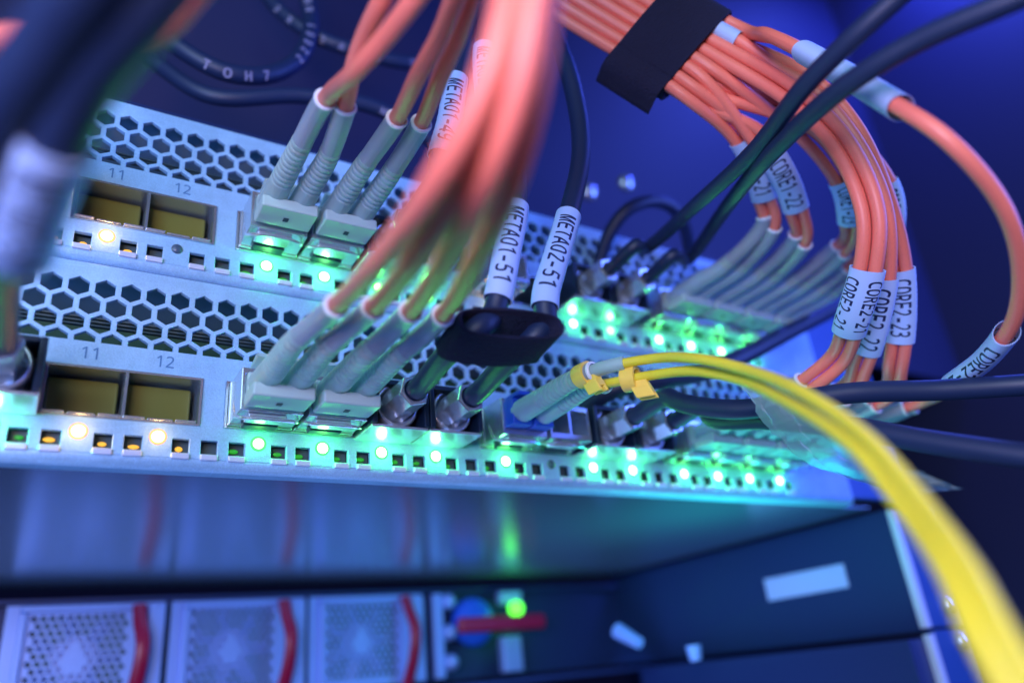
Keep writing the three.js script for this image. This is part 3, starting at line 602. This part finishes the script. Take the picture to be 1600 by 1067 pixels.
looseCable('thin black cable with faint print, low behind the parallel orange cords', [[4.3, 115.6, -20.0], [20.5, 101.6, -12.0], [43.9, 107.5, -8.0], [66.8, 109.8, -6.0], [91.2, 102.4, -8.0], [109.4, 98.2, -16.0]], 2.3, 'MADE22', 0.62, 0.03, 2.0);
looseCable('thin black cable arching behind the two crossing black cables', [[139.1, 65.1, -2.0], [140.0, 76.5, 8.0], [144.2, 82.4, 14.0], [155.7, 86.8, 16.0], [166.8, 85.3, 14.0], [179.2, 78.2, 4.0]], 2.2);
looseCable('black cable crossing the vent holes behind the yellow cable', [[121.0, 14.5, 6.0], [123.1, 17.1, 14.0], [132.1, 18.9, 20.0], [145.5, 21.0, 24.0], [160.1, 26.0, 26.0], [192.9, 41.6, 24.0], [244.7, 65.9, 18.0]], 2.6);
{
  const t = thing('orange_cord', 'orange fibre cord hidden behind the two thick black cables', 'cable', [-3.2, 14.7, 87.0]);
  part(t, 'cord', sweep(along(curveOf([[-26.2, 28.9, 54.3], [-18.0, 32.7, 65.7], [-9.2, 30.5, 73.0], [-4.0, 27.1, 77.3], [-0.3, 26.6, 82.1], [2.5, 28.6, 87.7], [5.3, 32.3, 94.2], [8.4, 41.6, 103.9], [10.2, 55.0, 112.2]]), 0, 1, 60), [1.8, 1.8], { round: 18 }), M.orange);
}
// blanking panel above the upper switch with its screws
{
  const t = thing('blanking_panel', 'dark blue panel with round screws above the upper switch', 'panel', [100, 90, -40]);
  part(t, 'sheet', box(-120, 262, 84.5, 86, -56, -4, 0.4), M.rack);
  for (const p of [[188.5, 134.5, -30.0], [167.2, 124.0, -30.0]]) { const c = new THREE.SphereGeometry(4.2, 20, 12); c.scale(1, 1, 0.7); c.translate(p[0], p[1], -30); part(t, 'screw', c, M.steel); }
  part(t, 'flange', box(80, 262, 86.2, 92, -50, -46, 0.4), M.rack);
}

// ---------------------------------------------------------------- torn clear bag
{
  const t = thing('plastic_bag', 'torn clear plastic bag draped over the white boots under yellow cable', 'bag', [162.7, -3.6, 40.0]);
  const rowsP = [[[117.7, 5.0, 58.4], [118.1, 4.6, 62.5], [118.5, 0.9, 66.0]], [[121.6, -1.8, 58.7], [120.2, -3.4, 67.5], [120.1, -8.5, 72.6]], [[128.4, -8.2, 57.2], [122.8, -11.2, 70.3], [123.4, -15.8, 76.1]], [[133.8, -14.7, 59.9], [128.5, -17.9, 73.1], [127.6, -21.7, 81.0]], [[139.2, -20.2, 65.9], [132.8, -23.7, 78.2], [132.0, -24.3, 85.2]], [[145.2, -25.3, 75.0], [138.9, -26.6, 83.3], [138.0, -27.3, 87.6]]];
  const cu = rowsP.map((r) => new THREE.CatmullRomCurve3(r.map(V)));
  const NU = 30, NV = 13, pos = [], idx = [];
  const grid = [];
  for (let v = 0; v <= NV; v++) {
    const col = new THREE.CatmullRomCurve3(cu.map((c) => c.getPoint(v / NV)));
    for (let u = 0; u <= NU; u++) {
      const p = col.getPoint(u / NU), a = u / NU * 9, b = v / NV * 7;
      const w = 2.4 * Math.abs(Math.sin(b * 1.7 + a * 0.6 + Math.sin(a * 1.3))) + 1.6 * Math.abs(Math.sin(b * 3.1 - a * 1.1)) + 1.0 * Math.abs(Math.sin(a * 2.7 + b * 0.8)) + rnd() * 1.5;
      p.add(new THREE.Vector3(-0.4 * w, -0.2 * w, 0.8 * w));
      pos.push(p.x, p.y, p.z);
    }
  }
  for (let v = 0; v < NV; v++) for (let u = 0; u < NU; u++) { const a = v * (NU + 1) + u, b = a + 1, c = a + NU + 1, d = c + 1; idx.push(a, b, c, c, b, d); }
  const g = new THREE.BufferGeometry(); g.setAttribute('position', new THREE.Float32BufferAttribute(pos, 3)); g.setIndex(idx);
  const film = g.toNonIndexed(); film.computeVertexNormals();
  part(t, 'film', film, M.bag);
}

renderer.render(scene, camera);
